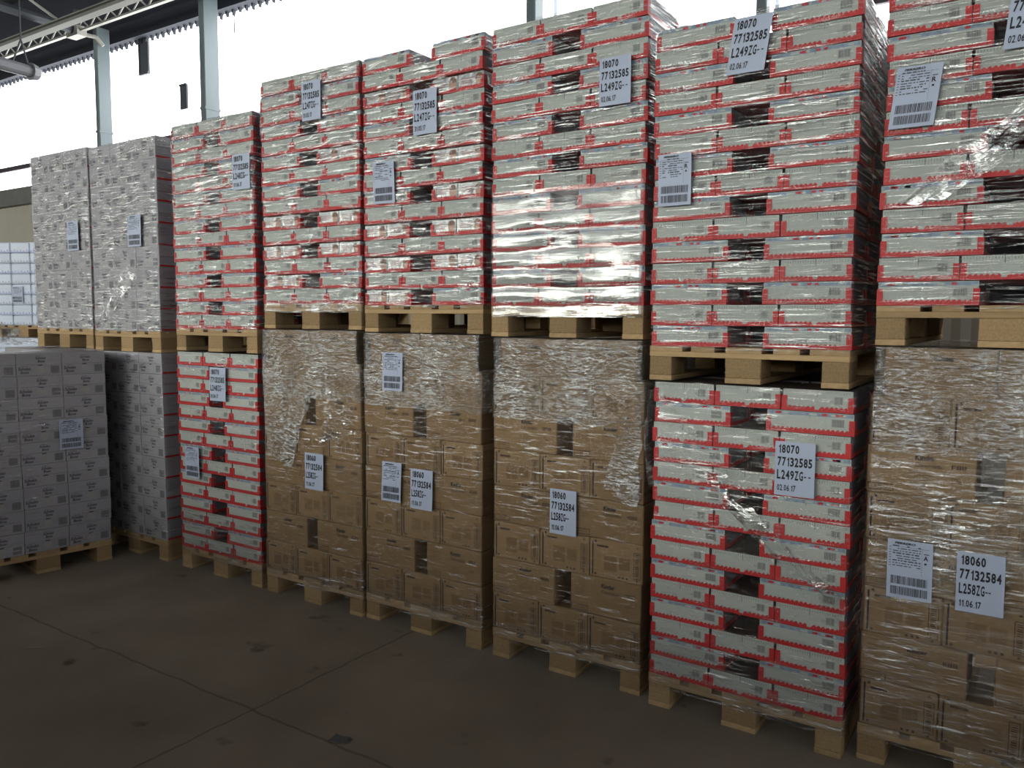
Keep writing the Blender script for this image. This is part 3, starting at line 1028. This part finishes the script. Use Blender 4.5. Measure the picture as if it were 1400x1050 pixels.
def sheet_label(x0, x1, z0, z1, slant, y, lines, label, seed=0, cat='label', carrier=None, shipping=None):
    """A5 sheet stuck on the film; slant leans the sheet (metres of shift from bottom to top)."""
    w, h = x1 - x0, z1 - z0
    amp = .004
    def P(u, v, dy=0.0):
        x, z = u * w, v * h
        return (x + slant * v, curl(x0 + x, z0 + z, amp, seed) + dy, z)
    name = 'shipping_label' if shipping else 'pallet_label'
    t = link(name, None, mat=Matrix.Translation((x0, y, z0)))
    tag(t, label, cat, 'white paper sheets on the stacks')
    b = MB(); nx, nz = 8, 10
    for k in range(nz + 1):
        for i in range(nx + 1):
            b.v.append(P(i / nx, k / nz))
    n = (nx + 1) * (nz + 1)
    b.v += [(a, c + .0004, e) for a, c, e in b.v]
    for k in range(nz):
        for i in range(nx):
            a = k * (nx + 1) + i
            b.f += [(a, a + 1, a + nx + 2, a + nx + 1), (n + a, n + a + nx + 1, n + a + nx + 2, n + a + 1)]
            b.m += [0, 0]
    me = b.mesh('sheet', [MT['paper']])
    me.polygons.foreach_set('use_smooth', [True] * len(me.polygons))
    link('sheet', me, t)
    def bend(q):
        q.v = [P(a, c, -.0012) for a, _y, c in q.v]
        return q
    q = MB()
    for (txt, u0, u1, v0, v1, bold) in lines:
        figures(q, txt, u0, u1, v0, v1, 0, 0, bold)
    if shipping:
        rnd = random.Random(seed)
        q.text('FERRERO', .16, .62, .925, .965, 0, 0, bold=.05, shear=.2)
        q.text(shipping, .80, .90, .70, .78, 0, 0, bold=.03)
        q.rect(.82, .87, .63, .66, 0, 0)
        for k in range(9):
            v = .885 - k * .042
            u = .12
            while u < .72:
                e = u + .03 + rnd.random() * .12
                if rnd.random() < .78:
                    q.rect(u, min(e, .74), v, v + (.016 if k % 3 else .022), 0, 1)
                u = e + .025
        for k in range(8):
            q.rect(.04, .085, .86 - k * .045, .872 - k * .045, 0, 1)
        q.rect(.765, .77, .42, .90, 0, 1); q.rect(.08, .92, .885, .889, 0, 1); q.rect(.80, .92, .80, .815, 0, 1)
        bend(q); link('printed_text', q.mesh('printed_text', [MT['black'], MT['code_ink']]), t)
        c = MB()
        for (v0, v1) in ((.24, .38), (.06, .20)):
            u = .09
            while u < .90:
                bw = .006 + .018 * rnd.random()
                c.rect(u, u + bw, v0, v1, 0, 0)
                u += bw + .005 + .014 * rnd.random()
        bend(c); link('barcode', c.mesh('barcode', [MT['code_ink']]), t)
    else:
        bend(q); link('printed_text', q.mesh('printed_text', [MT['black']]), t)
    return t


def pallet_lines(a, b, c, d):
    return [(a, .08, .62, .785, .945, .035), (b, .07, .95, .545, .715, .035), (c, .06, .74 if '- -' not in c else .92, .30, .475, .03), (d, .07, .55, .085, .20, .02)]


L70 = lambda c, d: pallet_lines('18070', '77132585', c, d)
L60 = pallet_lines('18060', '77132584', 'L258ZG--', '11.06.17')
def face_y(key, x):
    sx, sy, yaw = STACKS[key][:3]
    return sy + math.sin(yaw) * (x + .07 - sx) - (.021 if key == 'c5u' else .0165)


sheet_label(-2.835, -2.685, 2.770, 2.983, .0, face_y('c3u', -2.835), L70('L247ZG- -', '31.05.17'), 'white sheet reading 18070 on the second upper red stack from left', 1)
sheet_label(-2.026, -1.873, 2.600, 2.821, .0, face_y('c4u', -2.026), L70('L247ZG- -', '31.05.17'), 'white sheet reading 18070 on the third upper red stack from left', 2)
sheet_label(-2.305, -2.155, 2.276, 2.493, -.006, face_y('c4u', -2.305), [], 'barcoded white sheet on the third upper red stack from left', 3, shipping='A')
sheet_label(-.947, -.799, 2.590, 2.790, .0, face_y('c5u', -.947), L70('L249ZG- -', '02.06.17'), 'white sheet reading 18070 on the glaring fourth upper red stack', 4)
sheet_label(-.380, -.233, 2.628, 2.836, .030, face_y('c6u', -.380), L70('L249ZG- -', '02.06.17'), 'leaning white sheet reading 18070 on the fifth upper red stack', 5)
sheet_label(-.654, -.512, 2.143, 2.352, -.002, face_y('c6u', -.654), [], 'barcoded white sheet on the fifth upper red stack from left', 6, shipping='R')
sheet_label(.208, .352, 2.357, 2.566, .024, face_y('c7u', .208), [], 'leaning barcoded white sheet marked R on the right-edge red stack', 7, shipping='R')
sheet_label(.548, .700, 2.574, 2.786, .022, face_y('c7u', .548), L70('L249ZG- -', '02.06.17'), 'white numbered sheet cut by the top right picture corner', 8)
sheet_label(-3.434, -3.275, 2.437, 2.647, .0, face_y('c2u', -3.434), L70('L248ZG- -', '01.06.17'), 'creased white sheet reading 18070 on the leftmost upper red stack', 9)
sheet_label(-5.368, -5.216, 2.152, 2.365, .0, face_y('c0u', -5.368), [], 'barcoded white sheet on the far-left upper white stack', 10, shipping='A')
sheet_label(-4.560, -4.406, 2.146, 2.357, .006, face_y('c1u', -4.560), [], 'barcoded white sheet on the second upper white stack', 11, shipping='A')
sheet_label(-3.706, -3.549, 1.146, 1.357, .004, face_y('c2l', -3.706), L70('L248ZG- -', '01.06.17'), 'white sheet reading 18070 on the leftmost lower red stack', 12)
sheet_label(-3.980, -3.833, .623, .830, .0, face_y('c2l', -3.980), [], 'barcoded white sheet on the leftmost lower red stack', 13, shipping='A')
sheet_label(-2.841, -2.689, .686, .898, .004, face_y('c3l', -2.841), L60, 'white sheet reading 18060 on the leftmost brown stack', 14)
sheet_label(-2.243, -2.103, 1.291, 1.494, .006, face_y('c4l', -2.243), [], 'upper of two barcoded sheets on the second brown stack', 15, shipping='A')
sheet_label(-2.257, -2.120, .691, .906, .010, face_y('c4l', -2.257), [], 'lower barcoded sheet beside the 18060 sheet, second brown stack', 16, shipping='A')
sheet_label(-2.050, -1.901, .676, .889, .006, face_y('c4l', -2.050), L60, 'white sheet reading 18060 on the second brown stack from left', 17)
sheet_label(-1.184, -1.043, .678, .890, .0, face_y('c5l', -1.184), L60, 'white sheet reading 18060 on the third brown stack from left', 18)
sheet_label(-.141, .009, 1.002, 1.212, .0, face_y('c6l', -.141), L70('L249ZG- -', '02.06.17'), 'white sheet reading 18070 on the lower red stack between browns', 19)
sheet_label(.267, .417, .663, .880, -.002, face_y('c7l', .267), [], 'large barcoded sheet marked A on the right-edge brown stack', 20, shipping='A')
sheet_label(.493, .640, .656, .870, -.002, face_y('c7l', .493), L60, 'large white sheet reading 18060 on the right-edge brown stack', 21)
# the sheet on the stack that stands out in front
FA = place(STACKS['a'][0], STACKS['a'][1], 0, STACKS['a'][2])
t = sheet_label(.49, .635, .80, .995, .0, -.016, [], 'barcoded white sheet on the white stack standing in front', 22, shipping='A')
t.matrix_world = FA @ t.matrix_world

# ------------------------------------------------------------------ loose film
def sheet_mesh(fn, nu, nv, name, mat):
    b = MB()
    for k in range(nv + 1):
        for i in range(nu + 1):
            b.v.append(fn(i / nu, k / nv))
    for k in range(nv):
        for i in range(nu):
            a = k * (nu + 1) + i
            b.f.append((a, a + 1, a + nu + 2, a + nu + 1)); b.m.append(0)
    me = b.mesh(name, [mat])
    me.polygons.foreach_set('use_smooth', [True] * len(me.polygons))
    return me


films = {o['label'].split('round the ')[1]: o for o in bpy.data.objects if o.name.startswith('stretch_film') and o.get('label')}
fo = films[STACKS['c6l'][5]]
o = link('loose_flap', sheet_mesh(lambda u, v: (-.008 - .040 * math.sin(math.pi * v) ** .7 * math.sin(math.pi * min(1, u * .62 + .19)) + .01 * noise.noise(Vector((u * 4, v * 9, 1))),
                                                -.012 + u * .16 - .02 * math.sin(math.pi * u) + .008 * noise.noise(Vector((u * 6, v * 14, 4))),
                                                .96 + v * .42), 14, 26, 'loose_flap', FILM['strand']), fo)
fo = films[STACKS['c6u'][5]]
zc = STACKS['c6u'][3]
for i in range(9):
    za = 2.78 - i * .040 + random.uniform(-.012, .012) - zc
    hw = random.choice((.008, .014, .026, .040))
    y1 = .20 + .03 * random.random()
    o = link('film_strand', sheet_mesh(lambda u, v, za=za, hw=hw, y1=y1: (.806 + u * .062, .006 + u * y1, za + (v - .5) * hw * (1 - .3 * u) - u * .115 + .004 * noise.noise(Vector((u * 5, v * 4, za * 30)))),
                                       6, 2, 'film_strand', FILM['strand']), fo)
def patch(key, pts, style, n=14):
    """A loose sheet of film lying against a stack's front; pts = four corners (x, z) in the stack's own frame."""
    (ax, az), (bx, bz), (cx, cz), (dx, dz) = pts
    def fn(u, v):
        x = (ax * (1 - u) + bx * u) * (1 - v) + (dx * (1 - u) + cx * u) * v
        z = (az * (1 - u) + bz * u) * (1 - v) + (dz * (1 - u) + cz * u) * v
        e = .035 * noise.noise(Vector((u * 3 + ax * 9, v * 3, 3))) + .015 * noise.noise(Vector((u * 9, v * 9 + az * 5, 8)))
        g = .035 * noise.noise(Vector((u * 4, v * 4 + az * 7, 13)))
        return (max(.0, min(.8, x + e)), -.0155 + .003 * noise.noise(Vector((x * 30, z * 20, 1))), z + g)
    link('loose_sheet', sheet_mesh(fn, n, n, 'loose_sheet', FILM[style]), films[STACKS[key][5]])


patch('c5l', [(.60, .93), (.78, .86), (.80, 1.26), (.70, 1.24)], 'heavy')
patch('c3l', [(.03, .86), (.26, .80), (.44, 1.26), (.02, 1.26)], 'heavy')
patch('c3l', [(.50, .95), (.74, 1.02), (.79, 1.26), (.56, 1.26)], 'flap')
patch('c6l', [(.30, .93), (.78, .52), (.80, .60), (.34, 1.03)], 'flap')
patch('c6l', [(.02, 1.06), (.30, .99), (.34, 1.06), (.02, 1.40)], 'band')
patch('c1u', [(.03, .16), (.14, .15), (.62, .55), (.46, .62)], 'flap')
patch('c7u', [(.02, .50), (.20, .50), (.78, .95), (.70, 1.05)], 'flap')
patch('c7l', [(.05, .62), (.80, .80), (.80, .92), (.05, .98)], 'band')
# crumpled film lying on the front stack
o = link('crumpled_film', sheet_mesh(lambda u, v: ((u - .5) * .46 + .05 * noise.noise(Vector((u * 4, v * 4, 2))), (v - .5) * .34 + .05 * noise.noise(Vector((u * 4, v * 4, 7))),
                                                   .012 + .13 * math.exp(-((u - .55) ** 2 + (v - .5) ** 2) * 7) * (1 + .9 * noise.noise(Vector((u * 7, v * 7, 3)))) + .010 * abs(noise.noise(Vector((u * 15, v * 15, 5))))),
                                     26, 22, 'crumpled_film', FILM['flap']), mat=place(-5.55, -.43, 1.447, .6))
tag(o, 'crumpled clear film lying on top of the front white stack', 'film')

# ------------------------------------------------------------------ stack far behind at left, and hidden supports
def load_block(mat, zt, label, material):
    b = MB(); n = 9; h = (zt - .144) / n
    for k in range(n):
        b.box(.004, .796, .004, 1.196, .144 + k * h, .144 + (k + 1) * h - .003, 0, bev=.006)
    o = link('wrapped_load', b.mesh('wrapped_load', [material]), mat=mat)
    tag(o, label, 'load')


BY = math.radians(24)
FB = place(-10.22, 1.62, 0, BY)
pallet(FB, 'wooden pallet on the floor under the blue-white stacks')
load_block(FB, 1.396, 'wrapped bundle under the blue-white pack stack', MT['pack'])
FB2 = place(-10.22, 1.62, 1.40, BY)
pallet(FB2, 'wooden pallet carrying the blue-white pack stack')
for k in range(8):
    h = .127
    for c in range(3):
        key = ('pack', 0 if k % 2 else 1)
        if key not in _bm:
            b = MB(); b.box(.002, .264, .001, .39, .001, h - .001, 0, bev=.010)
            p = MB()
            p.rect(.006, .258, .004, .016, -.0006, 0)
            for i in range(6):
                p.rect(.012 + i * .042, .030 + i * .042, .018, .030 + .008 * (i % 2), -.0006, 0)
            _bm[key] = (b.mesh('body', [MT['pack']]), p.mesh('printing', [MT['pack_blue'] if key[1] == 0 else MT['pack_grey']]))
        t = link('wrapped_pack', None, mat=FB2 @ place(c * .2667, 0, .144 + k * h))
        tag(t, 'blue-white wrapped pack, %s, %s, stack far behind' % (['left', 'middle', 'right'][c], layer_name(k, 8)), 'pack', 'wrapped packs far behind')
        link('body', _bm[key][0], t)
        link('printing', _bm[key][1], t)
for key, mats in (('c0l', 0),):
    F = place(-5.89, .02, 0, 0)
    pallet(F, 'wooden pallet on the floor under the far-left white stacks')
    load_block(F, 1.434, 'wrapped white load under the far-left upper white stack', MT['wcarton'])
t = sheet_label(.27, .43, .42, .62, 0, -.012, [], 'grey barcoded sheet on the blue-white stack far behind', 31, shipping='A')
t.matrix_world = FB2 @ t.matrix_world

# ------------------------------------------------------------------ scraps on the floor
def scrap(x, y, w, d, yaw, mat, label):
    o = link('paper_scrap', sheet_mesh(lambda u, v: ((u - .5) * w * (1 - .3 * v), (v - .5) * d, .004 + .01 * abs(noise.noise(Vector((u * 3 + x, v * 3, 1))))), 6, 4, 'paper_scrap', mat), mat=place(x, y, 0, yaw))
    tag(o, label, 'scrap')


scrap(-3.474, -1.235, .10, .025, .5, MT['scrap'], 'small pale paper scrap on the dark floor at left')
scrap(-1.548, -1.01, .09, .05, .3, MT['scrap_dark'], 'dark scrap of film on the floor near the joint')
